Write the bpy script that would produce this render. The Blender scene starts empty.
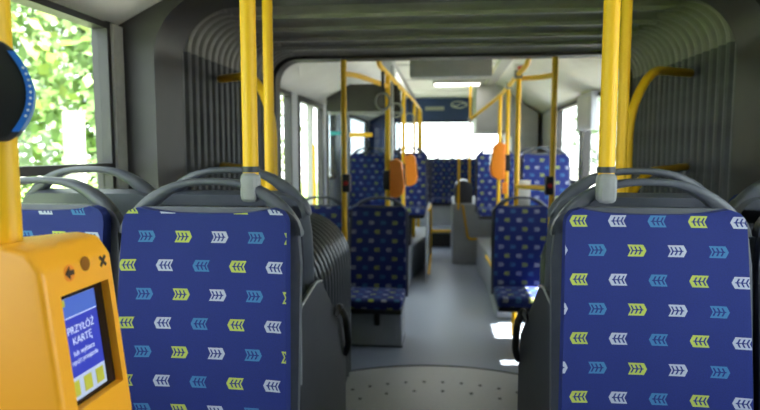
import bpy, bmesh, math, random
from mathutils import Vector, Matrix
random.seed(7)
S = bpy.context.scene
COL = S.collection
PI = math.pi

# ------------------------------------------------------------------ camera, sky, sun, exposure
cd = bpy.data.cameras.new('camera'); cam = bpy.data.objects.new('camera', cd); COL.objects.link(cam)
cam.location = (0, 0, 1.45)
cam.rotation_euler = (math.radians(90 - 5.24), 0, math.radians(6.16))
cd.sensor_width = 36; cd.lens = 36 * 600 / 760; cd.clip_start = 0.02
cd.dof.use_dof = True; cd.dof.focus_distance = 1.15; cd.dof.aperture_fstop = 4.0
S.camera = cam
w = bpy.data.worlds.new('sky'); S.world = w; w.use_nodes = True
wn = w.node_tree.nodes; wl = w.node_tree.links
bg = wn['Background']
sky = wn.new('ShaderNodeTexSky'); sky.sky_type = 'HOSEK_WILKIE'; sky.turbidity = 4.0
sky.sun_direction = Vector((1.0, 0.15, 2.1)).normalized()
mixw = wn.new('ShaderNodeMix'); mixw.data_type = 'RGBA'; mixw.inputs[0].default_value = 0.6
mixw.inputs[7].default_value = (0.92, 0.96, 1.0, 1)
wl.new(sky.outputs[0], mixw.inputs[6]); wl.new(mixw.outputs[2], bg.inputs[0]); bg.inputs[1].default_value = 5.0
sd = bpy.data.lights.new('sun', 'SUN'); sd.energy = 22; sd.angle = math.radians(0.6); sd.color = (1, .95, .86)
sun = bpy.data.objects.new('sun', sd); COL.objects.link(sun)
sun.rotation_euler = Vector((-1.0, -0.15, -2.1)).to_track_quat('-Z', 'Y').to_euler()
S.view_settings.view_transform = 'Standard'; S.view_settings.look = 'None'
S.view_settings.gamma = 1; S.view_settings.use_curve_mapping = False
S.view_settings.exposure = 1.22
S.cycles.max_bounces = 14; S.cycles.diffuse_bounces = 8; S.cycles.transparent_max_bounces = 16
S.cycles.caustics_reflective = False; S.cycles.caustics_refractive = False
S.cycles.sample_clamp_indirect = 8

# ------------------------------------------------------------------ materials
def srgb(r, g, b):
    f = lambda c: (c / 255 / 12.92) if c / 255 <= .04045 else ((c / 255 + .055) / 1.055) ** 2.4
    return (f(r), f(g), f(b), 1)
M = {}
def mat(name, col, rough=.5, metal=0., noise=0., nscale=40., bump=0., bscale=200., emit=0, coat=0.):
    m = bpy.data.materials.new(name); m.use_nodes = True; M[name] = m
    nt = m.node_tree; b = nt.nodes['Principled BSDF']
    b.inputs['Base Color'].default_value = col; b.inputs['Roughness'].default_value = rough
    b.inputs['Metallic'].default_value = metal; b.inputs['Coat Weight'].default_value = coat
    tc = nt.nodes.new('ShaderNodeTexCoord')
    if noise:
        n = nt.nodes.new('ShaderNodeTexNoise'); n.inputs['Scale'].default_value = nscale; n.inputs['Detail'].default_value = 4
        nt.links.new(tc.outputs['Object'], n.inputs['Vector'])
        r = nt.nodes.new('ShaderNodeValToRGB')
        r.color_ramp.elements[0].color = tuple(c * (1 - noise) for c in col[:3]) + (1,)
        r.color_ramp.elements[1].color = tuple(min(1, c * (1 + noise)) for c in col[:3]) + (1,)
        r.color_ramp.elements[0].position = .35; r.color_ramp.elements[1].position = .65
        nt.links.new(n.outputs['Fac'], r.inputs[0]); nt.links.new(r.outputs[0], b.inputs['Base Color'])
    if bump:
        n2 = nt.nodes.new('ShaderNodeTexNoise'); n2.inputs['Scale'].default_value = bscale
        nt.links.new(tc.outputs['Object'], n2.inputs['Vector'])
        bp = nt.nodes.new('ShaderNodeBump'); bp.inputs['Strength'].default_value = bump; bp.inputs['Distance'].default_value = .002
        nt.links.new(n2.outputs['Fac'], bp.inputs['Height']); nt.links.new(bp.outputs[0], b.inputs['Normal'])
    if emit:
        b.inputs['Emission Color'].default_value = col; b.inputs['Emission Strength'].default_value = emit
    return m
mat('shell', srgb(72, 76, 86), .42, noise=.06, bump=.15, bscale=600)
mat('shell_dark', srgb(50, 52, 58), .5, noise=.06, bump=.15, bscale=600)
mat('plastic_black', srgb(24, 25, 28), .4, noise=.1)
mat('grey_bracket', srgb(138, 140, 142), .4, noise=.05)
mat('yellow', srgb(238, 186, 20), .5)
mat('orange', srgb(255, 174, 34), .42)
mat('orange_far', srgb(245, 140, 30), .45, noise=.03)
mat('ceiling', srgb(226, 226, 222), .45, noise=.03, nscale=5)
mat('wall_grey', srgb(170, 173, 178), .5, noise=.05, nscale=8)
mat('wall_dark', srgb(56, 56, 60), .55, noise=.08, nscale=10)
mat('frame_dark', srgb(44, 43, 44), .5, noise=.08, nscale=10)
mat('frame_light', srgb(170, 170, 168), .45, noise=.05)
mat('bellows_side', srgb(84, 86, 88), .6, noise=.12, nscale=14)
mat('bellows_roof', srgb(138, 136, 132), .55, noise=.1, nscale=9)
mat('gaiter', srgb(58, 64, 68), .3, noise=.08)
mat('box_grey', srgb(166, 171, 182), .5, noise=.05, nscale=10)
mat('unit_grey', srgb(132, 133, 136), .5, noise=.05, nscale=10)
mat('blue_panel', srgb(46, 68, 124), .5, noise=.06)
mat('steel', srgb(160, 160, 162), .3, .9, noise=.06)
mat('fabric_edge', srgb(20, 38, 110), .85, noise=.1, nscale=300)
mat('red', srgb(200, 40, 35), .4, noise=.05)
mat('white', srgb(225, 226, 226), .45, noise=.03)
mat('blue_face', srgb(38, 104, 196), .3, noise=.05, nscale=60)
mat('teal', srgb(50, 160, 165), .5, noise=.05)
mat('rubber', srgb(28, 28, 30), .7, noise=.1)
mat('turntable', srgb(178, 178, 180), .45, .2, noise=.06, nscale=120, bump=.3, bscale=350)
mat('floor', srgb(142, 150, 170), .42, noise=.14, nscale=260)
mat('icon', srgb(60, 40, 18), .5, noise=.05)
mat('lens_glass', srgb(150, 95, 40), .15, noise=.05)
mat('screen_bezel', srgb(22, 18, 24), .25, noise=.05)
mat('screen_blue', srgb(72, 98, 180), .3, emit=.22, noise=.0)
mat('screen_panel', srgb(52, 60, 165), .3, emit=.24)
mat('screen_white', srgb(205, 212, 235), .3, emit=.24)
mat('screen_pale', srgb(170, 180, 205), .3, emit=.22)
mat('screen_yellow', srgb(176, 172, 62), .3, emit=.18)
mat('lamp', srgb(255, 248, 235), .4, emit=3.0)  # emission imitates sunlight on the ceiling, no real fixture
mat('lamp_cover', srgb(215, 215, 212), .18, noise=.02)
mat('asphalt', srgb(150, 148, 142), .9, noise=.15, nscale=3)
mat('grass_verge', srgb(110, 135, 60), .9, noise=.3, nscale=3)
mat('bark', srgb(150, 138, 112), .9, noise=.3, nscale=12)
mat('leaf_a', srgb(108, 128, 46), .6, noise=.35, nscale=2)
mat('leaf_b', srgb(78, 108, 46), .6, noise=.35, nscale=2)
for k in ('leaf_a', 'leaf_b'):
    M[k].node_tree.nodes['Principled BSDF'].inputs['Transmission Weight'].default_value = 0
mat('concrete_post', srgb(205, 202, 190), .8, noise=.1)

def glassmat(name, tint, refl):
    m = bpy.data.materials.new(name); m.use_nodes = True; M[name] = m
    nt = m.node_tree; nt.nodes.clear()
    o = nt.nodes.new('ShaderNodeOutputMaterial'); mx = nt.nodes.new('ShaderNodeMixShader')
    t = nt.nodes.new('ShaderNodeBsdfTransparent'); t.inputs[0].default_value = tint
    g = nt.nodes.new('ShaderNodeBsdfGlossy'); g.inputs['Roughness'].default_value = .03
    fr = nt.nodes.new('ShaderNodeLayerWeight'); fr.inputs[0].default_value = refl
    ge = nt.nodes.new('ShaderNodeNewGeometry'); mm = nt.nodes.new('ShaderNodeMath'); mm.operation = 'SUBTRACT'; mm.use_clamp = True
    nt.links.new(fr.outputs['Fresnel'], mm.inputs[0]); nt.links.new(ge.outputs['Backfacing'], mm.inputs[1]); nt.links.new(mm.outputs[0], mx.inputs[0]); nt.links.new(t.outputs[0], mx.inputs[1])
    nt.links.new(g.outputs[0], mx.inputs[2]); nt.links.new(mx.outputs[0], o.inputs[0])
glassmat('glass', (.93, .96, .94, 1), .25)
glassmat('glass_tint', (.66, .70, .72, 1), .3)

def fabric():
    m = bpy.data.materials.new('seat_fabric'); m.use_nodes = True; M['fabric'] = m
    nt = m.node_tree; N = nt.nodes; L = nt.links; b = N['Principled BSDF']
    def V(x): return x
    def ma(op, a, c=None, d=None):
        n = N.new('ShaderNodeMath'); n.operation = op
        for i, v in enumerate((a, c, d)):
            if v is None: continue
            if isinstance(v, (int, float)): n.inputs[i].default_value = v
            else: L.new(v, n.inputs[i])
        return n.outputs[0]
    uv = N.new('ShaderNodeUVMap'); uv.uv_map = 'UVMap'
    sp = N.new('ShaderNodeSeparateXYZ'); L.new(uv.outputs[0], sp.inputs[0])
    oi = N.new('ShaderNodeObjectInfo')
    sc = N.new('ShaderNodeSeparateColor'); L.new(oi.outputs['Color'], sc.inputs[0])
    CW, RH = .0885, .0665
    u = ma('ADD', sp.outputs[0], sc.outputs[0]); v = ma('ADD', sp.outputs[1], sc.outputs[1])
    u = ma('ADD', u, 10 * CW * 3); v = ma('ADD', v, 40 * RH)
    r = ma('FLOOR', ma('DIVIDE', v, RH))
    odd = ma('MODULO', r, 2)
    u2 = ma('ADD', u, ma('MULTIPLY', odd, CW * .5))
    q = ma('DIVIDE', u2, CW); c = ma('FLOOR', q)
    lu = ma('MULTIPLY', ma('SUBTRACT', ma('SUBTRACT', q, c), .5), CW)
    lv = ma('MULTIPLY', ma('SUBTRACT', ma('SUBTRACT', ma('DIVIDE', v, RH), r), .5), RH)
    dirn = ma('SUBTRACT', 1, ma('MULTIPLY', odd, 2))
    lu = ma('MULTIPLY', lu, dirn)
    av = ma('ABSOLUTE', lv)
    s = ma('ADD', lu, ma('MULTIPLY', av, .5))
    inside = ma('MULTIPLY', ma('MULTIPLY', ma('GREATER_THAN', s, -.0150), ma('LESS_THAN', s, .0200)), ma('LESS_THAN', av, .0132))
    ph = ma('FRACT', ma('DIVIDE', ma('ADD', s, .0118), .0094))
    dark = ma('MULTIPLY', ma('MULTIPLY', ma('LESS_THAN', ph, .40), ma('LESS_THAN', av, .0092)), ma('MULTIPLY', ma('GREATER_THAN', s, -.0119), ma('LESS_THAN', s, .0135)))
    spine = ma('MULTIPLY', ma('LESS_THAN', av, .0012), ma('MULTIPLY', ma('GREATER_THAN', s, -.009), ma('LESS_THAN', s, .013)))
    dark = ma('MAXIMUM', dark, spine)
    mask = ma('MULTIPLY', inside, ma('SUBTRACT', 1, dark))
    idx = ma('MODULO', ma('ADD', ma('ADD', c, odd), 30), 3)
    def mix(f, a, c_):
        n = N.new('ShaderNodeMix'); n.data_type = 'RGBA'; L.new(f, n.inputs[0])
        for i, x in ((6, a), (7, c_)):
            if isinstance(x, tuple): n.inputs[i].default_value = x
            else: L.new(x, n.inputs[i])
        return n.outputs[2]
    k = mix(ma('GREATER_THAN', idx, .5), srgb(56, 112, 160), srgb(168, 180, 78))
    k = mix(ma('GREATER_THAN', idx, 1.5), k, srgb(168, 173, 192))
    nz = N.new('ShaderNodeTexNoise'); nz.inputs['Scale'].default_value = 350; L.new(uv.outputs[0], nz.inputs['Vector'])
    base = mix(nz.outputs['Fac'], srgb(14, 29, 92), srgb(23, 42, 122))
    L.new(mix(mask, base, k), b.inputs['Base Color'])
    b.inputs['Roughness'].default_value = .85
    pass
    bp = N.new('ShaderNodeBump'); bp.inputs['Strength'].default_value = .25; bp.inputs['Distance'].default_value = .001
    L.new(nz.outputs['Fac'], bp.inputs['Height']); L.new(bp.outputs[0], b.inputs['Normal'])
fabric()

# ------------------------------------------------------------------ mesh helpers
class MB:
    def __init__(s): s.v = []; s.f = []; s.m = []; s.uv = None
    def add(s, v, f, m=0):
        o = len(s.v); s.v += [tuple(p) for p in v]; s.f += [tuple(i + o for i in q) for q in f]; s.m += [m] * len(f); return s
    def box(s, a, b, m=0, bev=0.):
        x0, y0, z0 = [min(a[i], b[i]) for i in range(3)]; x1, y1, z1 = [max(a[i], b[i]) for i in range(3)]
        if not bev:
            v = [(x, y, z) for z in (z0, z1) for y in (y0, y1) for x in (x0, x1)]
            return s.add(v, [(0, 2, 3, 1), (4, 5, 7, 6), (0, 1, 5, 4), (2, 6, 7, 3), (0, 4, 6, 2), (1, 3, 7, 5)], m)
        bm = bmesh.new(); bmesh.ops.create_cube(bm, size=1)
        for q in bm.verts: q.co = Vector(((x0 + x1) / 2 + q.co.x * (x1 - x0), (y0 + y1) / 2 + q.co.y * (y1 - y0), (z0 + z1) / 2 + q.co.z * (z1 - z0)))
        bmesh.ops.bevel(bm, geom=list(bm.edges), offset=bev, segments=3, profile=.6, affect='EDGES')
        bm.verts.index_update(); s.add([q.co for q in bm.verts], [[q.index for q in f.verts] for f in bm.faces], m); bm.free(); return s
    def prism(s, poly, axis, a, b, m=0, bev=0.):
        # poly: 2-D points; axis: extrusion axis; remaining axes in order
        def p(u, w_, t): return {0: (t, u, w_), 1: (u, t, w_), 2: (u, w_, t)}[axis]
        n = len(poly); v = [p(q[0], q[1], a) for q in poly] + [p(q[0], q[1], b) for q in poly]
        f = [tuple(range(n)), tuple(range(2 * n - 1, n - 1, -1))] + [(i, (i + 1) % n, n + (i + 1) % n, n + i) for i in range(n)]
        if not bev: return s.add(v, f, m)
        bm = bmesh.new(); bv = [bm.verts.new(q) for q in v]
        for q in f: bm.faces.new([bv[i] for i in q])
        bmesh.ops.recalc_face_normals(bm, faces=list(bm.faces))
        bmesh.ops.bevel(bm, geom=list(bm.edges), offset=bev, segments=3, profile=.6, affect='EDGES', clamp_overlap=True)
        bm.verts.index_update(); s.add([q.co for q in bm.verts], [[q.index for q in fc.verts] for fc in bm.faces], m); bm.free(); return s
    def tube(s, pts, r, seg=12, m=0, flat=1.0):
        pts = [Vector(p) for p in pts]; n = len(pts); rings = []
        up = None
        for i, p in enumerate(pts):
            d = (pts[min(i + 1, n - 1)] - pts[max(i - 1, 0)]).normalized()
            if up is None:
                up = Vector((0, 1, 0)) if abs(d.y) < .9 else Vector((0, 0, 1))
            a = (up - d * up.dot(d)).normalized(); up = a; b_ = d.cross(a)
            rr = r[i] if isinstance(r, (list, tuple)) else r
            rings.append([p + a * (math.cos(2 * PI * k / seg) * rr) + b_ * (math.sin(2 * PI * k / seg) * rr * flat) for k in range(seg)])
        v = [q for g in rings for q in g]
        f = [(i * seg + k, i * seg + (k + 1) % seg, (i + 1) * seg + (k + 1) % seg, (i + 1) * seg + k) for i in range(n - 1) for k in range(seg)]
        f += [tuple(range(seg - 1, -1, -1)), tuple(range((n - 1) * seg, n * seg))]
        return s.add(v, f, m)
    def grid(s, nu, nv, fn, m=0, flip=False):
        v = [fn(i / nu, j / nv) for j in range(nv + 1) for i in range(nu + 1)]
        f = []
        for j in range(nv):
            for i in range(nu):
                q = (j * (nu + 1) + i, j * (nu + 1) + i + 1, (j + 1) * (nu + 1) + i + 1, (j + 1) * (nu + 1) + i)
                f.append(q[::-1] if flip else q)
        return s.add(v, f, m)
    def mesh(s, name, mats, smooth=35, uvf=None, fix=True):
        me = bpy.data.meshes.new(name); me.from_pydata(s.v, [], s.f)
        for x in (mats if isinstance(mats, (list, tuple)) else [mats]): me.materials.append(M[x])
        me.polygons.foreach_set('material_index', s.m)
        if fix:
            bm = bmesh.new(); bm.from_mesh(me); bmesh.ops.remove_doubles(bm, verts=bm.verts, dist=1e-5)
            bmesh.ops.recalc_face_normals(bm, faces=bm.faces); bm.to_mesh(me); bm.free()
        if smooth:
            me.polygons.foreach_set('use_smooth', [True] * len(me.polygons)); me.set_sharp_from_angle(angle=math.radians(smooth))
        if uvf:
            ul = me.uv_layers.new(name='UVMap')
            for lp in me.loops: ul.data[lp.index].uv = uvf(me.vertices[lp.vertex_index].co)
        me.update(); return me
    def obj(s, name, mats, parent=None, **k): return link(name, s.mesh(name, mats, **k), parent)
def link(name, me, parent=None, loc=None, rz=0):
    o = bpy.data.objects.new(name, me); COL.objects.link(o)
    if parent: o.parent = parent
    if loc: o.location = loc
    if rz: o.rotation_euler = (0, 0, rz)
    return o
def tag(o, label, cat, group=None, kind=None):
    o['label'] = label; o['category'] = cat
    if group: o['group'] = group
    if kind: o['kind'] = kind
    return o
def empty(name, loc=(0, 0, 0), rz=0):
    o = bpy.data.objects.new(name, None); COL.objects.link(o); o.location = loc; o.rotation_euler = (0, 0, rz); o.empty_display_size = .1
    return o
def copy_tree(o, parent=None):
    c = o.copy(); COL.objects.link(c)
    if parent: c.parent = parent
    for ch in list(o.children): copy_tree(ch, c)
    return c
def fillet(pts, rad, n=6):
    pts = [Vector(p) for p in pts]; out = [pts[0]]
    for i in range(1, len(pts) - 1):
        a = (pts[i - 1] - pts[i]); b_ = (pts[i + 1] - pts[i]); r = min(rad, a.length * .49, b_.length * .49)
        p0 = pts[i] + a.normalized() * r; p2 = pts[i] + b_.normalized() * r
        for k in range(n + 1):
            t = k / n; out.append(p0 * (1 - t) ** 2 + pts[i] * 2 * t * (1 - t) + p2 * t * t)
    out.append(pts[-1]); return out

XL, XR = -1.26, 1.25
YF, YA, YB, YE = -2.2, 2.40, 3.95, 10.15      # light-blocking front wall, near arch, far arch, tail wall
# ------------------------------------------------------------------ setting: floor, ceiling, walls
def st(o, label, cat): return tag(o, label, cat, kind='structure')
b = MB(); b.box((XL - .05, YF, -.06), (XR + .05, 2.45, 0)); b.box((XL - .05, 2.45, -.06), (XR + .05, 8.9, -.004))
st(b.obj('floor', 'floor'), 'blue-grey speckled vinyl floor running down the aisle', 'floor')
b = MB(); b.box((XL, 8.9, -.05), (XR, YE, .26))
fr = st(b.obj('floor_raised', 'floor'), 'raised floor step in front of the tail bench', 'step')
MB().box((-.45, 8.885, .235), (.45, 8.93, .268)).obj('nosing', 'yellow', fr)
g = MB().box((-.28, 8.88, .02), (.09, 8.899, .215)).obj('heater_recess', 'plastic_black', fr)
g['label'] = 'black heater opening in the step riser'
for k in range(6): MB().box((-.26, 8.868, .035 + k * .03), (.07, 8.88, .047 + k * .03)).obj('louvre', 'rubber', g)

def ceil_section(y0, y1, name, label):
    prof = [(XL, 1.93), (-1.0, 2.06), (-.74, 2.26), (-.62, 2.3), (.62, 2.3), (.74, 2.26), (1.0, 2.06), (XR, 1.93), (XR + .05, 1.93), (XR + .05, 2.4), (XL - .05, 2.4), (XL - .05, 1.93)]
    b = MB(); b.prism(prof, 1, y0, y1); o = b.obj(name, 'ceiling', smooth=25)
    return st(o, label, 'ceiling')
ceil_section(YF, YA, 'ceiling', 'pale ceiling over the nearer bus section above the blue seats')
c2 = ceil_section(YB + .1, YE, 'ceiling_far', 'pale coved ceiling of the bus section beyond the joint')
for y in (6.1, 7.4, 8.7): MB().box((-.62, y - .008, 2.294), (.62, y + .008, 2.302)).obj('seam', 'frame_light', c2)
for x in (-.56, .56):
    MB().prism([(x - .07, 2.301), (x + .07, 2.301), (x + .05, 2.272), (x - .05, 2.272)], 1, 4.2, 9.8).obj('lamp_strip', 'lamp_cover', c2)

def wall(x, spans, y0, y1, name, label, z0=0., zs=1.16, zt=1.93, matn='wall_grey'):
    # spans: glazed (ya, yb, sill z); everything else is solid
    s = 1 if x > 0 else -1; xa, xb = x, x + s * .06
    b = MB(); y = y0
    for ya, yb, zb in spans:
        if ya > y: b.box((xa, y, z0), (xb, ya, zt))
        b.box((xa, ya, z0), (xb, yb, zb)); y = yb
    if y < y1: b.box((xa, y, z0), (xb, y1, zt))
    return st(b.obj(name, matn), label, 'wall')
NW = 0
def window(x, ya, yb, za, zb, label, fm='frame_dark', fw=.035, split=None, gl='glass', name='window'):
    global NW; NW += 1; s = 1 if x > 0 else -1
    o = MB(); xi, xo = x - s * .012, x + s * .05
    o.box((xi, ya, za), (xo, yb, za + fw)); o.box((xi, ya, zb - fw), (xo, yb, zb))
    o.box((xi, ya, za + fw), (xo, ya + fw, zb - fw)); o.box((xi, yb - fw, za + fw), (xo, yb, zb - fw))
    if split: o.box((xi, ya + fw, split - .015), (xo, yb - fw, split + .015))
    w_ = st(o.obj('%s_%d' % (name, NW), fm), label, 'window' if name == 'window' else 'door')
    if split:
        MB().box((x + s * .02, ya + fw, za + fw), (x + s * .026, yb - fw, split - .015)).obj('pane', gl, w_)
        MB().box((x + s * .02, ya + fw, split + .015), (x + s * .026, yb - fw, zb - fw)).obj('pane', gl, w_)
    else: MB().box((x + s * .02, ya + fw, za + fw), (x + s * .026, yb - fw, zb - fw)).obj('pane', gl, w_)
    return w_
NL = [(-1.9, -.1, 1.05), (.05, 2.17, 1.05)]
wall(XL, NL, YF, YA, 'wall_left', 'dark window-side wall of the nearer bus section', matn='wall_dark')
window(XL, .05, 2.17, 1.05, 1.92, 'large side window with green trees outside behind the card reader', split=1.385, fw=.022)
window(XL, -1.9, -.1, 1.05, 1.92, 'side window beside the camera behind the card reader pole')
NR = [(.05, 1.5, 1.05)]  # door glazing left out, solid wall dims the near section
wall(XR, NR, YF, YA, 'wall_right', 'dark wall of nearer bus section beside right-hand blue seats', matn='wall_dark')
window(XR, .05, 1.5, 1.05, 1.92, 'side window beside the right-hand foreground seats')
# light reveal strip by the near window
st(MB().box((XL + .001, 2.175, 1.0), (XL + .02, 2.245, 1.92)).obj('trim_1', 'frame_light'), 'light grey strip beside the tree-view window', 'trim')
FL = [(4.12, 4.85, 1.05), (5.1, 6.15, .06), (6.35, 6.85, 1.12), (7.9, 9.8, 1.12)]
wall(XL, FL, YB + .1, YE, 'wall_left_far', 'grey window wall beyond the joint on the door side')
window(XL, 4.12, 4.85, 1.05, 1.92, 'side window just past the joint beside the paired blue seats')
d = window(XL, 5.1, 6.15, .06, 1.92, 'tall glazed passenger door with centre posts beyond joint', fw=.05, name='door')
MB().box((XL + .012, 5.6, .1), (XL - .04, 5.66, 1.88)).obj('centre_post', 'frame_light', d)
MB().tube([(XL + .05, 5.5, .9), (XL + .05, 5.5, 1.5)], .014).obj('handle', 'yellow', d)
window(XL, 6.35, 6.85, 1.12, 1.92, 'side window behind the glass screen on the left')
window(XL, 7.9, 9.8, 1.12, 1.92, 'rearmost side window on the left of the tail bench')
FR = [(4.12, 5.62, 1.05), (5.75, 6.95, 1.12)]
wall(XR, FR, YB + .1, YE, 'wall_right_far', 'grey window wall beyond the joint opposite the door')
window(XR, 4.12, 5.62, 1.05, 1.92, 'bright side window just past the joint on the right')
window(XR, 5.75, 6.95, 1.12, 1.92, 'right side window with foliage beside the single raised seat')
# grey display housing between the right windows
t = empty('side_unit', (XR, 5.38, 1.6)); tag(t, 'grey wall unit between the two right side windows', 'wall unit')
MB().box((-.07, -.27, .02), (-.013, .27, .33), bev=.012).obj('housing', 'box_grey', t)
MB().box((-.074, -.23, .06), (-.068, .23, .29)).obj('cover', 'wall_grey', t)
st(MB().box((XL, YF, 0), (XR, YF + .06, 2.3)).obj('wall_light_block', 'wall_dark'), 'added dark wall behind the camera that dims the near section', 'wall')  # unseen wall added to hold daylight off the near seats
# tail wall with wide window
b = MB(); WB = (-.85, .92, 1.28, 1.93)
b.box((XL, YE - .12, .26), (XR, YE, WB[2])); b.box((XL, YE - .12, WB[3]), (XR, YE, 2.3))
b.box((XL, YE - .12, WB[2]), (WB[0], YE, WB[3])); b.box((WB[1], YE - .12, WB[2]), (XR, YE, WB[3]))
wb = st(b.obj('wall_back', 'blue_panel'), 'dark blue tail wall of the bus around the rear window', 'wall')
NW += 1
b = MB(); f_ = .03
b.box((WB[0], YE - .14, WB[2]), (WB[1], YE - .02, WB[2] + f_)); b.box((WB[0], YE - .14, WB[3] - f_), (WB[1], YE - .02, WB[3]))
b.box((WB[0], YE - .14, WB[2] + f_), (WB[0] + f_, YE - .02, WB[3] - f_)); b.box((WB[1] - f_, YE - .14, WB[2] + f_), (WB[1], YE - .02, WB[3] - f_))
wr = st(b.obj('window_%d' % NW, 'frame_dark'), 'wide overexposed rear window above the tail bench', 'window')
MB().box((WB[0] + f_, YE - .07, WB[2] + f_), (WB[1] - f_, YE - .064, WB[3] - f_)).obj('pane', 'glass', wr)
# emblem and pale sign on the blue tail panel
t = empty('oval_emblem', (.22, YE - .12, 2.19)); tag(t, 'white oval ring emblem on the blue panel over the rear window', 'emblem')
b = MB(); n = 40
def ell(a, c, k): return (a * math.cos(2 * PI * k / n), c * math.sin(2 * PI * k / n))
for k in range(n):
    o1, o2, i1, i2 = ell(.135, .062, k), ell(.135, .062, k + 1), ell(.115, .046, k), ell(.115, .046, k + 1)
    b.prism([o1, o2, i2, i1], 1, -.008, -.001)
b.obj('ring', 'white', t)
MB().tube([(-.1 + .2 * i / 12, -.006, .024 * math.sin(-i / 12 * 2 * PI)) for i in range(13)], .009, 6).obj('swoosh', 'white', t)
t = tag(MB().box((-.33, YE - .13, 2.10), (-.02, YE - .12, 2.16), bev=.004).obj('tail_sign', 'frame_light'), 'pale narrow strip plate on the blue tail panel', 'sign')

# ------------------------------------------------------------------ articulation: arches, bellows, turntable
def outline(hw, top, r, bot, n=8):
    p = [(-hw, bot)]
    p += [(-hw + r - r * math.cos(k / n * PI / 2), top - r + r * math.sin(k / n * PI / 2)) for k in range(n + 1)]
    p += [(hw - r + r * math.sin(k / n * PI / 2), top - r + r * math.cos(k / n * PI / 2)) for k in range(n + 1)]
    p += [(hw, bot)]; return p
def arch(y0, y1, hw, top, r, name, label, matn='frame_dark', ow=-XL + .06, ot=2.42):
    a = outline(hw, top, r, 0); o = outline(ow, ot, .12, 0); b = MB(); n = len(a)
    v = [(p[0], y0, p[1]) for p in a] + [(p[0], y0, p[1]) for p in o] + [(p[0], y1, p[1]) for p in a] + [(p[0], y1, p[1]) for p in o]
    f = []
    for i in range(n - 1):
        f += [(i, i + 1, n + i + 1, n + i), (2 * n + i, 3 * n + i, 3 * n + i + 1, 2 * n + i + 1), (i, 2 * n + i, 2 * n + i + 1, i + 1), (n + i, n + i + 1, 3 * n + i + 1, 3 * n + i)]
    f += [(0, n, 3 * n, 2 * n), (n - 1, 3 * n - 1, 4 * n - 1, 2 * n - 1)]
    b.add(v, f); return st(b.obj(name, matn), label, 'arch')
arch(YA - .15, YA + .1, 1.12, 2.045, .24, 'trim_2', 'dark moulded arch framing the near end of bus joint')
arch(YB - .03, YB + .1, 1.12, 2.04, .15, 'trim_3', 'dark moulded arch framing the far end of bus joint')
bel = empty('bellows', (0, YA + .1, 0)); tag(bel, 'grey pleated concertina bellows lining the bus joint', 'bellows', kind='structure')
NP = 18; P0, P1_ = YA + .1, YB - .03; PL = (P1_ - P0) / NP
def pleat_mesh(x_sign):
    # side + corner of one fold
    path = [(1.15, .0), (1.15, .6), (1.15, 1.2), (1.15, 1.86)]
    r = .17
    corner = [(1.15 - r + r * math.cos(k / 8 * PI / 2), 1.89 + r * math.sin(k / 8 * PI / 2)) for k in range(9)]
    path = path + corner[0:]; nrm = [(1, 0)] * 4 + [(math.cos(k / 8 * PI / 2), math.sin(k / 8 * PI / 2)) for k in range(9)]
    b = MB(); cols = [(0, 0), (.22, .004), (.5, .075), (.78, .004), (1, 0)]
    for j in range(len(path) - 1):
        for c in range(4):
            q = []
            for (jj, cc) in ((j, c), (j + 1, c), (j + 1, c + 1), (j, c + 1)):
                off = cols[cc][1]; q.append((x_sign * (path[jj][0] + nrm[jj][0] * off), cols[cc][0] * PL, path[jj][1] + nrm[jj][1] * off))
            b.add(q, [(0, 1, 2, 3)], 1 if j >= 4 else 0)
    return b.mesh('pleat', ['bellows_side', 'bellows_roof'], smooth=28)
for sgn in (-1, 1):
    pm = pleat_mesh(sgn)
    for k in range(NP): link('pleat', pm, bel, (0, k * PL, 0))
b = MB(); NR_ = 5; LR = (P1_ - P0) / NR_
def roofwave(i, j):
    y = j * LR; t = j
    z = 2.06 + .035 * (max(0, math.sin(t * PI)) ** .6)
    return (-1.0 + 2.0 * i, y, z)
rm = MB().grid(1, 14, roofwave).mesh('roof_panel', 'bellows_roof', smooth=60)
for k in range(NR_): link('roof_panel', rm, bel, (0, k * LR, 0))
# rails between the roof panels
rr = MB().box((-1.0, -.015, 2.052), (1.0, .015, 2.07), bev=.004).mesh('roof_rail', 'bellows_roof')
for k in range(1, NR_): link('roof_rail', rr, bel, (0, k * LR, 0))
oc = outline(1.235, 2.17, .3, -.05); b = MB()
for p, q in zip(oc[:-1], oc[1:]): b.add([(p[0], 0, p[1]), (q[0], 0, q[1]), (q[0], P1_ - P0, q[1]), (p[0], P1_ - P0, p[1])], [(0, 1, 2, 3)])
b.obj('leak_cover', 'bellows_side', bel)  # unseen shell added to stop daylight leaking between pleats and roof panels
# turntable
b = MB(); R = 1.2; cy = 2.73; n = 48
arc = [(R * math.cos(a), cy + R * math.sin(a)) for a in [PI * (.06 + .88 * i / n) for i in range(n + 1)]]
b.prism([(arc[0][0], 2.46)] + arc + [(arc[-1][0], 2.46)], 2, -.02, .006)
tt = st(b.obj('turntable', 'turntable'), 'round silver turntable plate in the floor of the bus joint', 'turntable')
b = MB()
for i in range(n):
    a0, a1 = [PI * (.06 + .88 * (i + e) / n) for e in (0, 1)]
    q = []
    for rr_, a in ((R + .001, a0), (R + .001, a1), (R + .012, a1), (R + .012, a0)): q.append((rr_ * math.cos(a), cy + rr_ * math.sin(a)))
    b.prism(q, 2, -.01, .009)
b.obj('edge_ring', 'rubber', tt)
sm = MB().tube([(0, 0, 0), (0, 0, .0025)], .011, 10).mesh('screw', 'frame_dark')
for i in range(13):
    a = PI * (.5 + (i - 6) * .04); link('screw', sm, tt, (.92 * math.cos(a), cy + .92 * math.sin(a), .006))
for i in range(7):
    a = PI * (.5 + (i - 3) * .07); link('screw', sm, tt, (.78 * math.cos(a), cy + .78 * math.sin(a), .006))
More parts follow.
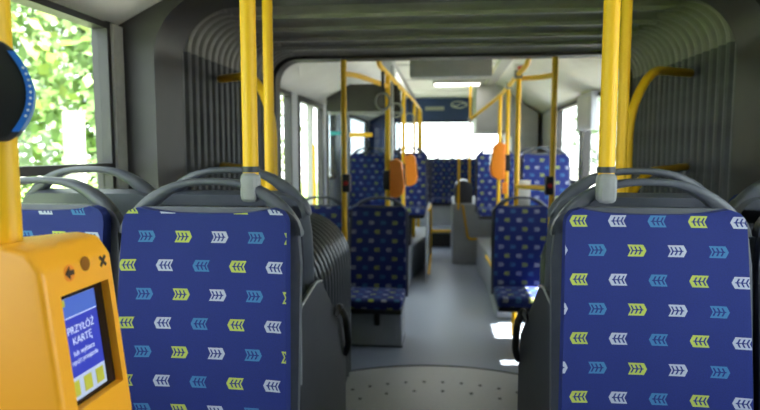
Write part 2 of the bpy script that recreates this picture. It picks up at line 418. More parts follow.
# ribbed lower gaiters on both sides of the turntable
def gaiter(sgn, label):
    t = empty('joint_guard', (0, 2.53, 0)); tag(t, label, 'guard', 'ribbed joint guards')
    xin, H, r = .60, 1.05, .3; n = 8
    prof = [(1.12, H), (xin + r, H)] + [(xin + r - r * math.sin(k / n * PI / 2), H - r + r * math.cos(k / n * PI / 2)) for k in range(1, n + 1)] + [(xin, .3), (xin, .012)]
    nrm = [(0, 1), (0, 1)] + [(-math.sin(k / n * PI / 2), math.cos(k / n * PI / 2)) for k in range(1, n + 1)] + [(-1, 0), (-1, 0)]
    b = MB(); cols = [(0, -.022), (.25, 0), (.5, .005), (.75, 0), (1, -.022)]; W = .085
    for j in range(len(prof) - 1):
        for c in range(4):
            q = [(sgn * (prof[jj][0] + nrm[jj][0] * cols[cc][1]), cols[cc][0] * W, prof[jj][1] + nrm[jj][1] * cols[cc][1]) for jj, cc in ((j, c), (j + 1, c), (j + 1, c + 1), (j, c + 1))]
            b.add(q, [(0, 1, 2, 3)])
    m_ = b.mesh('rib', 'gaiter', smooth=60)
    for k in range(15): link('rib', m_, t, (0, k * W, 0))
    # closing plate on the near end
    poly = [(sgn * p[0], p[1]) for p in prof] + [(sgn * 1.12, .012)]
    MB().prism(poly, 1, -.02, -.001).obj('end_plate', 'gaiter', t)
    return t
gaiter(-1, 'ribbed rounded guard over the joint beside the door-side seats')
gaiter(1, 'ribbed rounded guard over the joint behind right-hand foreground seats')

# ------------------------------------------------------------------ seats
SW = .21
def zw(z, W, ztop, r):
    if z > ztop - r: return W - r + math.sqrt(max(0, r * r - (z - (ztop - r)) ** 2))
    return W
def yb(z): return .075 * (z - .43) / .6
def build_seat_meshes():
    me = {}
    # upholstery (front fabric with returned edges)
    b = MB(); nu, nv = 12, 20; zt = 1.03
    def fn(i, j):
        z = .40 + (zt - .40) * (1 - (1 - j) ** 1.5 if j > 0 else 0); u = 2 * i - 1
        W = zw(z, SW - .012 * (z - .43) / .6, zt, .035)
        z2 = z - .014 * (1 - abs(u) ** 3) * max(0, (z - .95) / .08)
        return (u * W, yb(z) - .026 - .010 * (abs(u) ** 3) - .008 * math.sin((z - .43) / .6 * PI), z2)
    b.grid(nu, nv, fn)
    def fnb(i, j): x, y, z = fn(i, j); return (x, yb(z) + .004, z)
    edge = [(0, j / nv) for j in range(nv + 1)] + [(i / nu, 1) for i in range(1, nu + 1)] + [(1, 1 - j / nv) for j in range(1, nv + 1)]
    for a, c in zip(edge[:-1], edge[1:]):
        b.add([fn(*a), fn(*c), fnb(*c), fnb(*a)], [(0, 1, 2, 3)], 1)
    me['up'] = b.mesh('upholstery', ['fabric', 'fabric_edge'], smooth=50, uvf=lambda c: (c.x, c.z))
    # shell
    b = MB(); zs = 1.03; WS = SW + .014
    def outl():
        pts = []
        zz = [.36, .5, .7, .9, 1.0] + [zs - .065 + .065 * math.sin(k / 6 * PI / 2) for k in range(0, 7)]
        for z in zz: pts.append((-zw(z, WS, zs, .065), z))
        for z in zz[::-1]: pts.append((zw(z, WS, zs, .065), z))
        return pts
    o = outl(); n = len(o)
    fr_ = [(x, yb(z) - .004, z) for x, z in o]
    md = [(x * 1.0, yb(z) + .02, z) for x, z in o]; bk = [(x * .93, yb(z) + .05, .36 + (z - .36) * .985) for x, z in o]
    v = fr_ + md + bk; f = []
    for i in range(n):
        k = (i + 1) % n
        f += [(i, k, n + k, n + i), (n + i, n + k, 2 * n + k, 2 * n + i)]
    h = n // 2
    for base, fl in ((0, 1), (2 * n, -1)):
        for i in range(h - 1):
            q = (base + i, base + i + 1, base + n - 2 - i, base + n - 1 - i); f.append(q[::fl])
    b.add(v, f)
    me['shell'] = b.mesh('back_shell', 'shell', smooth=40)
    # handle arch: a flat moulded band rising from the shoulders, thicker where it joins the shell
    b = MB(); rows = []
    xs = [-.2225 + .445 * i / 44 for i in range(45)]; n = len(xs) - 1
    def zo(x): return .972 + .126 * max(0, 1 - (abs(x) / .2226) ** 2.6) ** .72
    for x in xs:
        ax = abs(x); zO = zo(x)
        zI = zO - (.018 + .024 * (ax / .145) ** 3) if ax <= .145 else min(zO - .012, 1.03 - (ax - .145) * .9)
        ym = yb((zO + zI) / 2) + .016; th = .020; ring = []
        for k in range(12):
            a_ = 2 * PI * k / 12; ca, sa = math.cos(a_), math.sin(a_)
            ca = math.copysign(abs(ca) ** .6, ca); sa = math.copysign(abs(sa) ** .6, sa)
            ring.append((x, ym + th * sa, (zO + zI) / 2 + (zO - zI) / 2 * ca))
        rows.append(ring)
    b.add([p for r_ in rows for p in r_], [(i * 12 + k, i * 12 + (k + 1) % 12, (i + 1) * 12 + (k + 1) % 12, (i + 1) * 12 + k) for i in range(n) for k in range(12)] + [tuple(range(12)), tuple(range(n * 12, n * 12 + 12))])
    me['handle'] = b.mesh('grab_handle', 'shell', smooth=60)
    # cushion
    b = MB(); b.box((-SW, -.40, .355), (SW, .0, .43), bev=.03)
    me['cushion'] = b.mesh('cushion', 'fabric', smooth=60, uvf=lambda c: (c.x, c.y * .9 - (c.z - .43) * (1 if c.y < -.3 else .2)))
    b = MB(); b.box((-SW + .006, -.395, .325), (SW - .006, .03, .362), bev=.012); me['pan'] = b.mesh('seat_pan', 'plastic_black', smooth=50)
    return me
SM = build_seat_meshes()
SEATN = 0
def seat(x, y, z, label, group, rz=0, uvo=None, legs='post', hh=None, dark=False):
    global SEATN; SEATN += 1
    t = empty('bus_seat', (x, y, z), rz); tag(t, label, 'seat', group)
    uo = uvo or (random.random() * .26, random.random() * .13)
    for k, nm in (('up', 'upholstery'), ('shell', 'back_shell'), ('handle', 'grab_handle'), ('cushion', 'cushion'), ('pan', 'seat_pan')):
        o = link(nm, SM[k], t); o.color = (uo[0], uo[1], 0, 1)
    if legs == 'post': MB().box((-.05, -.22, hh or 0.0), (.05, -.1, .335), bev=.008).obj('pedestal', 'plastic_black', t)
    return t
GN = 'foreground seats facing the camera'; GA = 'seats backing onto the foreground seats'
YLn, YRn, PZ = 1.302, 1.385, .285
seat(-.558, YLn, PZ, 'blue patterned seat with pole bracket left of aisle, front row', GN, uvo=(.1835, .002))
seat(-1.015, YLn + .02, PZ, 'blue patterned window seat partly hidden by the orange card reader', GN, uvo=(.05, .01))
seat(.478, YRn, PZ, 'blue patterned seat with pole bracket right of aisle, front row', GN, uvo=(.1696, .0293))
seat(.95, YRn + .02, PZ, 'seat at right picture edge showing only its grey shell', GN, uvo=(.1, .03))
seat(-.600, 1.735, PZ + .02, 'dark shell seat behind the front left aisle seat, facing away', GA, rz=PI)
seat(-1.034, 1.755, PZ + .02, 'dark shell seat behind the left window seat, facing away', GA, rz=PI)
seat(.508, 1.755, PZ + .02, 'dark shell seat behind the front right aisle seat, facing away', GA, rz=PI)
seat(.965, 1.755, PZ + .02, 'dark shell seat behind right window seat, facing away', GA, rz=PI)
# podiums below the foreground seats with aisle-side dark panel and loop handle
def podium(sgn, xin, label, label2):
    t = empty('seat_podium', (0, 0, 0)); tag(t, label, 'podium', 'foreground seat podiums')
    xo = 1.24
    MB().box((sgn * (xin + .02), .85, 0), (sgn * xo, 2.20, PZ - .001), bev=.01).obj('body', 'wall_dark', t)
    t = empty('partition_panel', (0, 0, 0)); tag(t, label2, 'panel', 'aisle-side partition panels')
    MB().prism([(1.46, .02), (1.46, 1.05), (1.62, 1.075), (1.72, 1.07), (2.12, .80), (2.16, .70), (2.16, .02)], 0, sgn * xin, sgn * (xin + .012), bev=.004).obj('panel', 'shell_dark', t)
    MB().tube(fillet([(sgn * xin, 1.462, .85), (sgn * xin, 1.464, 1.05), (sgn * xin, 1.66, 1.074), (sgn * xin, 1.73, 1.062)], .02), .004, 8).obj('edge_trim', 'grey_bracket', t)
    h = MB().tube(fillet([(sgn * (xin - .002), 1.93, .90), (sgn * (xin - .014), 1.95, .93), (sgn * (xin - .018), 2.06, .86), (sgn * (xin - .018), 2.12, .74), (sgn * (xin - .002), 2.13, .70)], .04), .012, 10)
    h.obj('loop_handle', 'plastic_black', t)
    return t
podium(-1, .362, 'dark podium under the left foreground seats', 'dark aisle-side panel with loop handle beside left foreground seats')
podium(1, .272, 'dark podium under the right foreground seats', 'dark aisle-side panel with loop handle beside right foreground seats')

# ------------------------------------------------------------------ poles of the foreground
PR = .0185
def pole(pts, label, group='yellow grab poles', name='grab_pole', r=PR, cap=True, rad=.08):
    t = empty(name, pts[0]); tag(t, label, 'pole', group)
    p0 = Vector(pts[0]); MB().tube([q - p0 for q in fillet(pts, rad)], r, 16).obj('tube', 'yellow', t, smooth=60)
    return t, p0
def local(p0, p): return Vector(p) - p0
def bracket_pole(x, y, zt, label, sgn):
    t, p0 = pole([(x, y, 1.375), (x, y, zt)], label)
    MB().box((-.022, -.026, -.05), (.022, .02, .022), bev=.018).obj('seat_clamp', 'grey_bracket', t)
    MB().tube([(0, 0, .022), (0, 0, .036)], .021, 14).obj('collar', 'shell_dark', t)
    return t
bracket_pole(-.463, 1.40, 2.29, 'yellow pole clamped to front left seat back handle', -1)
bracket_pole(.376, 1.455, 2.29, 'yellow pole clamped to front right seat back handle', 1)
pole([(-.643, 2.165, .29), (-.643, 2.165, 2.27)], 'yellow pole just behind the front left seat pole')
pole([(.608, 2.165, .29), (.608, 2.165, 2.27)], 'yellow pole just behind the front right seat pole')
for sgn, lab in ((-1, 'left'), (1, 'right')):
    t, p0 = pole([(sgn * .735, 2.53, 1.06), (sgn * .735, 2.53, 1.60), (sgn * .84, 2.62, 1.78), (sgn * 1.14, 3.0, 1.81)], 'curved yellow rail bending to the %s bellows wall' % lab, 'curved bellows rails', 'curved_rail', rad=.16)
    MB().tube([local(p0, q) for q in fillet([(sgn * .735, 2.53, 1.24), (sgn * .84, 2.62, 1.36), (sgn * 1.14, 3.0, 1.37)], .1)], PR * .9, 12).obj('lower_rail', 'yellow', t)

# ------------------------------------------------------------------ foreground card reader on its pole
px_, py_ = -.553, .70
pole([(px_, py_, 0), (px_, py_, 2.28)], 'thick yellow pole at left picture edge carrying the card reader')
rd = empty('card_reader', (-.504, .705, 1.041)); tag(rd, 'large orange ticket card reader with lit blue screen', 'card reader', 'card readers')
def fx(z): return -.458 + (1.335 - z) * .115     # x of the sloping face at height z
H0 = 1.335
prof = [(-.60, 1.02), (-.60, 1.325), (-.59, 1.337), (-.50, 1.347), (-.472, 1.342), (fx(1.31), 1.318), (fx(1.10), 1.10), (fx(1.07) - .004, 1.06), (-.47, .98), (-.55, .97)]
L0 = Vector((-.5, .705, 1.05))
def fz(z, off): return (fx(z) + off - L0.x)
# body with a real recess: solid side walls around the screen opening
ya, yb_ = .632, .778; sy0, sy1, sz0, sz1 = .660, .762, 1.142, 1.284
pl = [(p[0] - L0.x, p[1] - L0.z) for p in prof]
b = MB(); b.prism(pl, 1, ya - L0.y, yb_ - L0.y, bev=.011)
bodyo = b.obj('body', 'orange', rd, smooth=40)
# cut the screen opening
cut = MB(); cut.prism([(fz(sz0, -.012), sz0 - L0.z), (fz(sz0, .05), sz0 - L0.z), (fz(sz1, .05), sz1 - L0.z), (fz(sz1, -.012), sz1 - L0.z)], 1, sy0 - L0.y, sy1 - L0.y)
cme = cut.mesh('cutter', 'orange', smooth=0); co = link('cutter', cme, rd)
md_ = bodyo.modifiers.new('b', 'BOOLEAN'); md_.object = co; md_.operation = 'DIFFERENCE'; md_.solver = 'EXACT'
bpy.context.view_layer.update()
dg = bpy.context.evaluated_depsgraph_get(); nm_ = bpy.data.meshes.new_from_object(bodyo.evaluated_get(dg))
bodyo.modifiers.clear(); bodyo.data = nm_; bpy.data.objects.remove(co)
nm_.polygons.foreach_set('use_smooth', [True] * len(nm_.polygons)); nm_.set_sharp_from_angle(angle=math.radians(40))
# face frame: origin at face point, axes U (+Y), V (up the slope), Nn (outward)
Vv = Vector((fx(1.3) - fx(1.1), 0, .2)).normalized(); Uu = Vector((0, 1, 0)); Nn = Uu.cross(Vv).normalized()
if Nn.x < 0: Nn = -Nn
def fp(y, z, off=0.): return Vector((fx(z), y, z)) - L0 + Nn * off
def plate(y0, y1, z0, z1, off, th=.0008):
    b = MB(); v = [fp(y, z, o) for o in (off, off + th) for z in (z0, z1) for y in (y0, y1)]
    return b.add(v, [(0, 2, 3, 1), (4, 5, 7, 6), (0, 1, 5, 4), (2, 6, 7, 3), (0, 4, 6, 2), (1, 3, 7, 5)])
bez = plate(sy0, sy1, sz0, sz1, -.0115).obj('screen', 'screen_bezel', rd); bez['label'] = 'black-bezelled blue touch screen'
sy = (.661, .741)
plate(sy[0], sy[1], 1.15, 1.277, -.0105).obj('display', 'screen_pale', bez)
plate(sy[0], sy[1], 1.252, 1.277, -.0096).obj('header', 'screen_blue', bez)
plate(sy[0] + .002, sy[1] - .0015, 1.178, 1.253, -.0094).obj('message_border', 'screen_white', bez)
plate(sy[0] + .003, sy[1] - .0025, 1.179, 1.252, -.0085).obj('message', 'screen_panel', bez)
plate(sy[0] + .002, sy[0] + .016, 1.268, 1.276, -.0087).obj('header_mark', 'screen_yellow', bez)
for k in range(3): plate(sy[0] + .006 + k * .026, sy[0] + .022 + k * .026, 1.155, 1.174, -.0095).obj('option', 'screen_yellow', bez)
def text(body, y, z, size, matn, parent, off):
    c = bpy.data.curves.new('lettering', 'FONT'); c.body = body; c.size = size; c.align_x = 'CENTER'; c.align_y = 'CENTER'; c.extrude = .0001
    o = bpy.data.objects.new('lettering', c); COL.objects.link(o); bpy.context.view_layer.update()
    me = bpy.data.meshes.new_from_object(o.evaluated_get(bpy.context.evaluated_depsgraph_get())); bpy.data.objects.remove(o)
    me.materials.clear(); me.materials.append(M[matn])
    o = link('lettering', me, parent); o.location = fp(y, z, off)
    o.rotation_euler = Matrix((Uu, Vv, Nn)).transposed().to_euler(); return o
yc = (sy[0] + sy[1]) / 2
text('PRZYŁÓŻ', yc, 1.236, .0132, 'screen_white', bez, -.0076)
text('KARTĘ', yc, 1.222, .0132, 'screen_white', bez, -.0076)
text('lub wybierz', yc, 1.207, .0095, 'screen_white', bez, -.0076)
text('opcję przejazdu', yc, 1.197, .0085, 'screen_white', bez, -.0076)
# icons above the screen
def disc(y, z, r, th, name, matn, off=0.0006, parent=rd, r2=None, n=20):
    b = MB(); c = fp(y, z, off); v = []
    for o_ in (0, th):
        for k in range(n): a = 2 * PI * k / n; v.append(c + Uu * math.cos(a) * r + Vv * math.sin(a) * r + Nn * o_)
    f = [tuple(range(n)), tuple(range(n, 2 * n))] + [(k, (k + 1) % n, n + (k + 1) % n, n + k) for k in range(n)]
    return b.add(v, f).obj(name, matn, parent)
def glyph(y, z, polys, name, matn='icon', off=.0008):
    b = MB()
    for poly in polys:
        v = [fp(y, z, off + o_) + Uu * q[0] + Vv * q[1] for o_ in (0, .0008) for q in poly]; n = len(poly)
        b.add(v, [tuple(range(n)), tuple(range(n, 2 * n))] + [(k, (k + 1) % n, n + (k + 1) % n, n + k) for k in range(n)])
    return b.obj(name, matn, rd)
disc(.682, 1.308, .0105, .0006, 'arrow_ring', 'orange_far')
glyph(.682, 1.308, [[(-.009, 0), (0, .008), (0, .003), (.008, .003), (.008, -.003), (0, -.003), (0, -.008)]], 'arrow_mark', off=.0015)
disc(.716, 1.3135, .0095, .0008, 'lens', 'lens_glass')
def bar(a, l, w_): ca, sa = math.cos(a), math.sin(a); return [(ca * x - sa * y, sa * x + ca * y) for x, y in ((-l, -w_), (l, -w_), (l, w_), (-l, w_))]
glyph(.755, 1.310, [bar(PI / 4, .009, .0022), bar(-PI / 4, .009, .0022)], 'cross_mark')
# seam on the housing side
MB().box((-.531 - L0.x, ya - L0.y - .0006, 1.0 - L0.z), (-.5295 - L0.x, ya - L0.y + .001, 1.325 - L0.z)).obj('seam', 'icon', rd)

# black request button with blue face on the same pole
bt = empty('stop_button', (px_, py_, 1.52), math.radians(34)); tag(bt, 'black stop button housing with curved blue face above card reader', 'stop button', 'stop buttons')
MB().prism([(-.03, -.060), (-.03, .060), (.010, .060), (.022, .050), (.034, .02), (.036, 0), (.034, -.02), (.022, -.050), (.010, -.060)], 1, -.035, .035, bev=.006).obj('housing', 'plastic_black', bt)
b = MB(); n = 12
for i in range(n):
    q = []
    for k, rr_ in ((i, 0), (i + 1, 0), (i + 1, .004), (i, .004)):
        a = -1 + 2 * k / n; q.append((.038 - .018 * a * a + rr_ * 2 - .006, .048 * a))
    b.prism(q, 1, -.0385, .03)
b.obj('blue_face', 'blue_face', bt)
dm = MB().tube([(0, 0, 0), (0, -.001, 0)], .0016, 8).mesh('braille_dot', 'white')
for i in range(9):
    a = -.6 + i * .15; link('braille_dot', dm, bt, (.0365 - .018 * a * a, -.0385, .048 * a))

# ------------------------------------------------------------------ beyond the joint: seats, boxes
GF = 'blue seats beyond the joint'
def heater(x0, x1, y0, y1, h, label):
    t = empty('heater_box', ((x0 + x1) / 2, (y0 + y1) / 2, 0)); tag(t, label, 'box', 'grey boxes beneath seats'); dx, dy = (x1 - x0) / 2, (y1 - y0) / 2
    MB().box((-dx, -dy, 0), (dx, dy, h), bev=.015).obj('body', 'box_grey', t)
    MB().box((-dx + .04, -dy - .006, .05), (dx - .04, -dy + .001, h - .05), bev=.003).obj('front_cover', 'box_grey', t)
    MB().box((-dx - .004, -dy - .004, -.0), (dx + .004, dy, .012)).obj('plinth', 'shell_dark', t)
    return t
seat(-.488, 4.40, 0, 'blue aisle seat on grey box just past the joint', GF, legs=None)
seat(-.95, 4.44, 0, 'blue window seat past the joint beside the boxed aisle seat', GF, legs=None)
heater(-.705, -.302, 4.30, 4.62, .324, 'grey box supporting the aisle seat past the joint')
heater(-1.17, -.73, 4.32, 4.62, .324, 'grey box supporting the window seat past the joint')
t = MB().tube([(-.485, 4.285, .32), (-.485, 4.28, .26), (-.485, 4.283, .17)], .022, 10)
o = tag(t.obj('seat_belt', 'plastic_black'), 'short black belt hanging at front of the grey seat box', 'belt')
sd_ = seat(.582, 4.55, 0, 'blue aisle seat standing on a yellow post, right of aisle', GF, legs=None)
seat(1.025, 4.57, 0, 'blue window seat hidden behind front right seat', GF)
# raised seats
seat(.90, 5.50, .385, 'single raised blue seat by the right window', GF)
seat(.57, 6.85, .385, 'raised blue seat in front of the grey tower, aisle side', GF)
seat(1.02, 6.87, .385, 'raised blue seat in front of grey tower, window side', GF)
seat(-.42, 6.85, .385, 'raised blue aisle seat left, first behind the glass screen', GF)
seat(-.88, 6.87, .385, 'raised blue window seat seen through the glass screen', GF)
seat(-.44, 7.75, .385, 'raised blue aisle seat left, second behind the screen', GF)
seat(-.90, 7.77, .385, 'raised blue window seat left, second behind the screen', GF)
for i, x in enumerate((-.92, -.46, 0, .46, .92)):
    seat(x, 9.78, .26, ('blue tail bench seat in the left corner', 'blue tail bench seat second from left', 'blue tail bench seat at the end of the aisle', 'blue tail bench seat second from the right', 'blue tail bench seat in the right corner')[i], 'tail bench seats', legs=None)
b = MB().box((-1.18, 9.42, .26), (1.18, 9.9, .58), bev=.01)
tag(b.obj('bench_base', 'box_grey'), 'grey panelled base under the tail bench seats', 'bench base')
def podium2(poly, h, label, edge):
    t = empty('wheel_podium', (poly[0][0], poly[0][1], 0)); tag(t, label, 'podium', 'wheel arch podiums')
    o = poly[0]; MB().prism([(p[0] - o[0], p[1] - o[1]) for p in poly], 2, 0, h, bev=.02).obj('body', 'box_grey', t)
    MB().tube([(p[0] - o[0], p[1] - o[1], p[2]) for p in fillet(edge, .05)], .013, 10).obj('edge_rail', 'yellow', t)
    return t, Vector((o[0], o[1], 0))
t, o = podium2([(-.36, 5.98), (-.36, 6.6), (-.215, 7.55), (-.215, 8.3), (-1.19, 8.3), (-1.19, 5.98)], .384, 'grey wheel podium on the left beneath raised seats',
               [(-.166, 6.5, .80), (-.166, 7.45, .78), (-.166, 7.48, .12), (-.166, 6.6, .08)])
MB().prism([(6.45 - o[1], .0), (6.45 - o[1], .76), (6.55 - o[1], .82), (7.5 - o[1], .80), (7.5 - o[1], .0)], 0, .160, .180, bev=.006).obj('side_panel', 'box_grey', t)
t, o = podium2([(.45, 5.15), (.45, 6.4), (.40, 6.9), (.40, 7.4), (1.19, 7.4), (1.19, 5.15)], .384, 'grey wheel podium on the right beneath raised seats',
               [(.44, 5.2, .78), (.44, 5.2, .40), (.43, 6.2, .36)])
# rounded engine box right of the far aisle
t = empty('engine_box', (.10, 7.62, 0)); tag(t, 'grey rounded engine box with yellow pipe right of far aisle', 'box')
MB().box((0, 0, 0), (.66, 1.26, .78), bev=.03).obj('body', 'box_grey', t)
b = MB(); b.prism([(.03, .75)] + [(.14 - .11 * math.cos(k / 8 * PI), .96 + .11 * math.sin(k / 8 * PI)) for k in range(9)] + [(.25, .75)], 1, .02, .5, bev=.02); b.obj('hump', 'shell', t)
MB().tube(fillet([(.12, -.02, .76), (.13, -.02, .74), (.20, -.02, .32), (.40, -.02, .34)], .06), .014, 10).obj('edge_pipe', 'yellow', t)
MB().tube([(.075, -.0, .70), (.075, -.0, 1.36)], .016, 10).obj('grab_post', 'yellow', t)
# grey tower / overhead cabinet in the right rear corner
t = empty('corner_tower', (.40, 7.95, 0)); tag(t, 'tall grey cabinet tower in the right rear corner', 'cabinet')
MB().prism([(.0, 1.68), (.0, 2.298), (.3, 2.298), (.40, 2.22), (.62, 2.03), (.79, 1.92), (.79, .40), (.46, .40), (.46, 1.62), (.40, 1.68)], 1, 0, 1.2, bev=.012).obj('body', 'wall_grey', t)
MB().box((.04, -.008, 1.72), (.34, .002, 2.24), bev=.004).obj('hatch_cover', 'wall_grey', t)
MB().box((.50, -.008, 1.2), (.76, .002, 1.85), bev=.004).obj('side_cover', 'wall_grey', t)
# climate unit hung from the ceiling
t = empty('ceiling_unit', (.04, 5.02, 2.05)); tag(t, 'grey box unit hung across the ceiling past joint', 'ceiling unit')
MB().box((-.335, 0, 0), (.335, .2, .25), bev=.012).obj('housing', 'unit_grey', t)
MB().box((-.31, -.006, .02), (.31, .002, .22), bev=.003).obj('front_panel', 'unit_grey', t)
t = empty('ceiling_lamp', (.14, 7.72, 2.3)); tag(t, 'glowing transverse strip imitating sunlight on the ceiling behind the unit', 'lamp')  # added glowing strip stands in for a sunlit reflection behind the unit
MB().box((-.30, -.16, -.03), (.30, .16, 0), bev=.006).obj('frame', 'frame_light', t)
MB().box((-.28, -.14, -.034), (.28, .14, -.028), bev=.002).obj('glow_plate', 'lamp', t)
t = empty('roof_hatch', (-.40, 5.2, 2.3)); tag(t, 'pale roof hatch with white frame left of ceiling unit', 'hatch')

# ------------------------------------------------------------------ poles and rails beyond the joint
bpy.data.objects.remove(t)
def button(t, p0, p, label=None, s=1.0, matn='plastic_black'):
    q = local(p0, p); h = MB().box(q - Vector((.026 * s, .045 * s, .06 * s)), q + Vector((.026 * s, .02 * s, .06 * s)), bev=.01).obj('stop_button', matn, t)
    c = MB().tube([q - Vector((0, .044 * s, 0)), q - Vector((0, .052 * s, 0))], .015, 12).obj('push_cap', 'red', h)
    return h
t, p0 = pole([(-.670, 3.972, 0), (-.670, 3.972, 2.05)], 'yellow floor pole between the two seats past joint'); button(t, p0, (-.652, 3.972, 1.23))
t, p0 = pole([(.695, 4.0, 0), (.695, 4.0, 2.1)], 'dim yellow pole past the joint behind right seat'); button(t, p0, (.675, 4.0, 1.22))
MB().tube([local(p0, (.695, 4.02, 1.20)), local(p0, (.55, 4.70, 1.17))], PR * .9, 12).obj('cross_bar', 'yellow', t)
pole([(.55, 4.70, 0), (.55, 4.70, 2.01)], 'yellow floor pole behind the post-mounted blue seat')
pole([(.56, 5.55, .38), (.56, 5.55, 2.01)], 'yellow pole carrying the right orange reader beyond joint')
pole([(.565, 6.40, .385), (.565, 6.40, 2.01)], 'yellow pole beside the raised seat before grey tower')
pole([(.31, 7.68, .78), (.31, 7.68, 2.29)], 'thin yellow pole at the corner of the grey tower', r=.014)
pole([(-.435, 4.58, 0), (-.435, 4.58, 2.01)], 'yellow pole behind boxed aisle seat with first orange reader')
pole([(-.405, 5.90, 0), (-.405, 5.90, 2.01)], 'yellow pole at the glass screen with second orange reader')
pole([(-.372, 7.3, .385), (-.372, 7.3, 2.01)], 'third yellow pole along the left ceiling rail')
pole([(-.36, 8.3, .385), (-.36, 8.3, 2.03)], 'rearmost yellow pole along the left ceiling rail')
t, p0 = pole([(-.455, YB + .02, 2.16), (-.455, 4.15, 2.03), (-.435, 4.6, 2.02), (-.405, 5.9, 2.02), (-.372, 7.3, 2.03), (-.36, 8.9, 2.03), (-.36, 9.2, 1.6), (-.36, 9.25, .9)], 'long yellow ceiling rail left of the aisle', 'yellow ceiling rails', 'ceiling_rail')
MB().tube([local(p0, q) for q in fillet([(-.670, 3.972, 1.95), (-.62, 4.2, 1.97), (-.435, 4.58, 1.93)], .12)], PR, 12).obj('branch', 'yellow', t)
t, p0 = pole([(.54, YB + .02, 2.12), (.55, 4.2, 2.03), (.545, 4.66, 2.02), (.56, 5.55, 2.02), (.565, 6.45, 2.02), (.54, 7.0, 2.0), (.31, 7.66, 1.83)], 'long yellow ceiling rail right of the aisle', 'yellow ceiling rails', 'ceiling_rail')
MB().tube([local(p0, q) for q in fillet([(.695, 4.0, 1.93), (.66, 4.3, 1.95), (.56, 5.0, 2.02)], .12)], PR, 12).obj('branch', 'yellow', t)
for q in ((.56, 5.5, 2.02), (.545, 4.7, 2.02), (.31, 7.66, 1.83)):
    MB().box(local(p0, q) - Vector((.03, .04, .03)), local(p0, q) + Vector((.03, .04, .03)), bev=.01).obj('joint_fitting', 'grey_bracket', t)
# yellow post below the right aisle seat is the pole itself; small clamp
# hanging strap loops
def strap(x, y, z, label):
    t = empty('hanging_strap', (x, y, z)); tag(t, label, 'strap', 'hanging strap loops')
    MB().box((-.012, -.003, -.16), (.012, .003, .005)).obj('band', 'plastic_black', t)
    MB().tube([(.05 * math.sin(a), 0, -.215 + .06 * math.cos(a)) for a in [2 * PI * k / 24 for k in range(25)]], .009, 8).obj('loop', 'grey_bracket', t)
strap(-.448, 4.33, 2.012, 'grey hanging loop strap on left rail before first reader')
strap(-.42, 5.2, 2.005, 'grey hanging loop strap on left rail between orange readers')
strap(-.39, 6.6, 2.005, 'grey hanging loop strap on left rail behind glass screen')
# far card readers
def reader(x, y, z, rz, s, label):
    t = empty('card_reader', (x, y, z), rz); tag(t, label, 'card reader', 'card readers')
    MB().prism([(.0 * s, -.14 * s), (.0, .13 * s), (.05 * s, .15 * s), (.09 * s, .12 * s), (.115 * s, -.06 * s), (.10 * s, -.12 * s), (.05 * s, -.15 * s)], 1, -.06 * s, .06 * s, bev=.012).obj('body', 'orange_far', t)
    MB().prism([(.103 * s, .06 * s), (.108 * s, .06 * s), (.120 * s, -.05 * s), (.112 * s, -.05 * s)], 1, -.04 * s, .04 * s).obj('screen', 'screen_bezel', t)
    MB().box((-.05, -.03, -.09), (.004, .03, .06), bev=.008).obj('pole_clamp', 'plastic_black', t)
reader(-.415, 4.58, 1.235, 0, 1.0, 'orange card reader on nearer left pole past the joint')
reader(-.385, 5.90, 1.255, 0, 1.06, 'orange card reader on the pole at the glass screen')
reader(.54, 5.55, 1.35, PI, 1.15, 'orange card reader on the right pole past joint')
t = tag(MB().box((.515, 5.50, 1.055), (.562, 5.53, 1.16), bev=.008).obj('ticket_box', 'orange_far'), 'small orange box on pole below the right card reader', 'box')
b = tag(MB().box((.565, 4.69, .98), (.655, 4.70, 1.22), bev=.003).obj('notice_plate', 'white'), 'white notice plate beside pole above post-mounted seat', 'sign')
t = empty('pole_fitting', (.475, 5.13, .80)); tag(t, 'small yellow and black fitting on podium rail beside blue seat', 'fitting')
MB().box((-.03, -.03, -.05), (.03, .03, .02), bev=.008).obj('yellow_block', 'yellow', t); MB().box((-.05, -.02, .0), (.0, .02, .05), bev=.008).obj('black_latch', 'plastic_black', t)
# red emergency handles near the right ceiling
def valve(x, y, z, label):
    t = empty('emergency_handle', (x, y, z)); tag(t, label, 'emergency handle', 'red emergency handles')
    MB().box((-.06, -.02, -.03), (.06, .03, .05), bev=.008).obj('plate', 'white', t)
    MB().tube([(-.03, -.03, 0), (.03, -.035, .015)], .014, 10).obj('lever', 'red', t)
valve(.66, 4.25, 2.20, 'red emergency handle at ceiling near far arch')
valve(.69, 5.75, 2.20, 'red emergency handle at ceiling near right reader pole')

# ------------------------------------------------------------------ glass screen behind the door on the left
t = empty('glass_screen', (-.80, 5.97, 0)); tag(t, 'tall tinted glass screen with dark header left of aisle', 'screen')
X0, X1 = -.38, .36
MB().box((X0, -.012, 1.83), (X1, .03, 2.10), bev=.01).obj('header', 'frame_dark', t)
MB().box((X0, -.012, 1.80), (X1, .012, 1.826)).obj('top_bar', 'grey_bracket', t)
MB().box((X0 + .02, -.003, .42), (X1 - .02, .003, 1.80)).obj('pane', 'glass_tint', t)
for x in (X0, X1 - .02): MB().box((x, -.012, .39), (x + .02, .012, 1.80)).obj('post', 'frame_dark', t)
MB().box((X0, -.015, .39), (X1, .015, .42)).obj('bottom_bar', 'grey_bracket', t)
MB().box((X0 + .03, -.0055, 1.60), (X0 + .20, -.0035, 1.635)).obj('teal_sticker', 'teal', t)
MB().box((X0 + .23, -.0055, 1.58), (X0 + .46, -.0035, 1.62)).obj('yellow_sticker', 'yellow', t)
t = tag(MB().tube([(-.52, 5.93, .384), (-.52, 5.93, 2.28)], .014, 10).obj('thin_post', 'steel'), 'thin dark steel post in front of the glass screen', 'post')

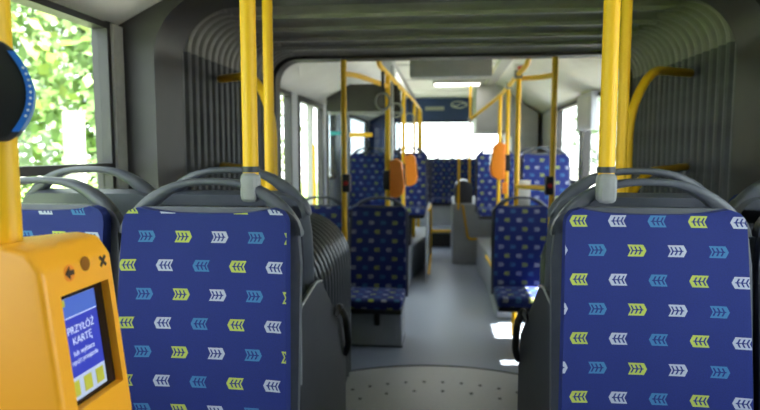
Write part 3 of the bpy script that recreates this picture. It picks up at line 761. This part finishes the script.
# ------------------------------------------------------------------ outside
b = MB(); b.box((-60, -40, -.85), (60, 80, -.80)); st(b.obj('ground', 'asphalt'), 'sunlit pale road around the bus', 'ground')
b = MB(); b.box((-30, -20, -.80), (-4.2, 40, -.70)); st(b.obj('grass_verge', 'grass_verge'), 'green verge outside the left windows', 'verge')
def tree(x, y, h, r, label, lm, n=9000, crown_low=.25):
    t = empty('tree', (x, y, -.7)); tag(t, label, 'tree', 'trees outside the windows')
    b = MB(); b.tube([(0, 0, 0), (.05, .03, h * .3), (-.05, .05, h * .6), (0, 0, h * .85)], [.14, .11, .08, .03], 8)
    for k in range(5):
        a = k * 1.3; z = h * (.35 + .09 * k); b.tube([(0, 0, z), (math.cos(a) * r * .6, math.sin(a) * r * .6, z + h * .15)], [.05, .015], 6)
    b.obj('trunk', 'bark', t)
    b = MB(); rnd = random.Random(int(x * 31 + y * 17))
    clumps = [(rnd.gauss(0, .45) * r, rnd.gauss(0, .45) * r, h * (crown_low + (1 - crown_low) * rnd.random())) for _ in range(60)]
    for _ in range(n):
        c = rnd.choice(clumps); p = Vector((c[0] + rnd.gauss(0, .22) * r, c[1] + rnd.gauss(0, .22) * r, c[2] + rnd.gauss(0, .1) * h))
        s = (.06 + rnd.random() * .09) * max(1, r / 2.6); a = Vector((rnd.gauss(0, 1), rnd.gauss(0, 1), rnd.gauss(0, 1))).normalized(); c2_ = a.orthogonal().normalized()
        b.add([p - a * s, p + c2_ * s * .55, p + a * s, p - c2_ * s * .55], [(0, 1, 2, 3)])
    o = b.obj('foliage', lm, t, smooth=0, fix=False); o['kind'] = 'stuff'
    return t
tree(-7.2, 5.6, 6.4, 2.2, 'leafy bright green tree nearest in the large left window', 'leaf_a')
tree(-9.0, 9.4, 7.0, 2.5, 'leafy tree behind nearest tree in the large left window', 'leaf_b')
tree(-7.5, 2.2, 6.0, 2.1, 'leafy tree beside card reader pole in left window', 'leaf_b')
tree(-11.5, 6.4, 8.0, 3.0, 'tall tree at the back in the large left window', 'leaf_a')
tree(-12.0, 11.5, 8.5, 3.0, 'broad dark tree at the right back of left window', 'leaf_b')
tree(-16.0, 10.0, 10.0, 4.4, 'very broad tree far back in the large left window', 'leaf_b', crown_low=.1)
tree(-15.5, 3.0, 9.5, 4.4, 'very broad tree far back beside card reader pole', 'leaf_a', crown_low=.1)
tree(-8.5, 15.0, 6.5, 2.4, 'leafy tree seen past the joint through left glazing', 'leaf_b')
tree(-9.5, 24.0, 7.0, 2.6, 'leafy tree far back through the left door glazing', 'leaf_a')
tree(9.5, 34.0, 6.5, 2.6, 'leafy tree far away through the right side window', 'leaf_b')
b = MB().box((-4.52, 6.72, -.7), (-4.34, 6.9, 1.9), bev=.02)
tag(b.obj('concrete_post', 'concrete_post'), 'pale upright post among trees in the left window', 'post')
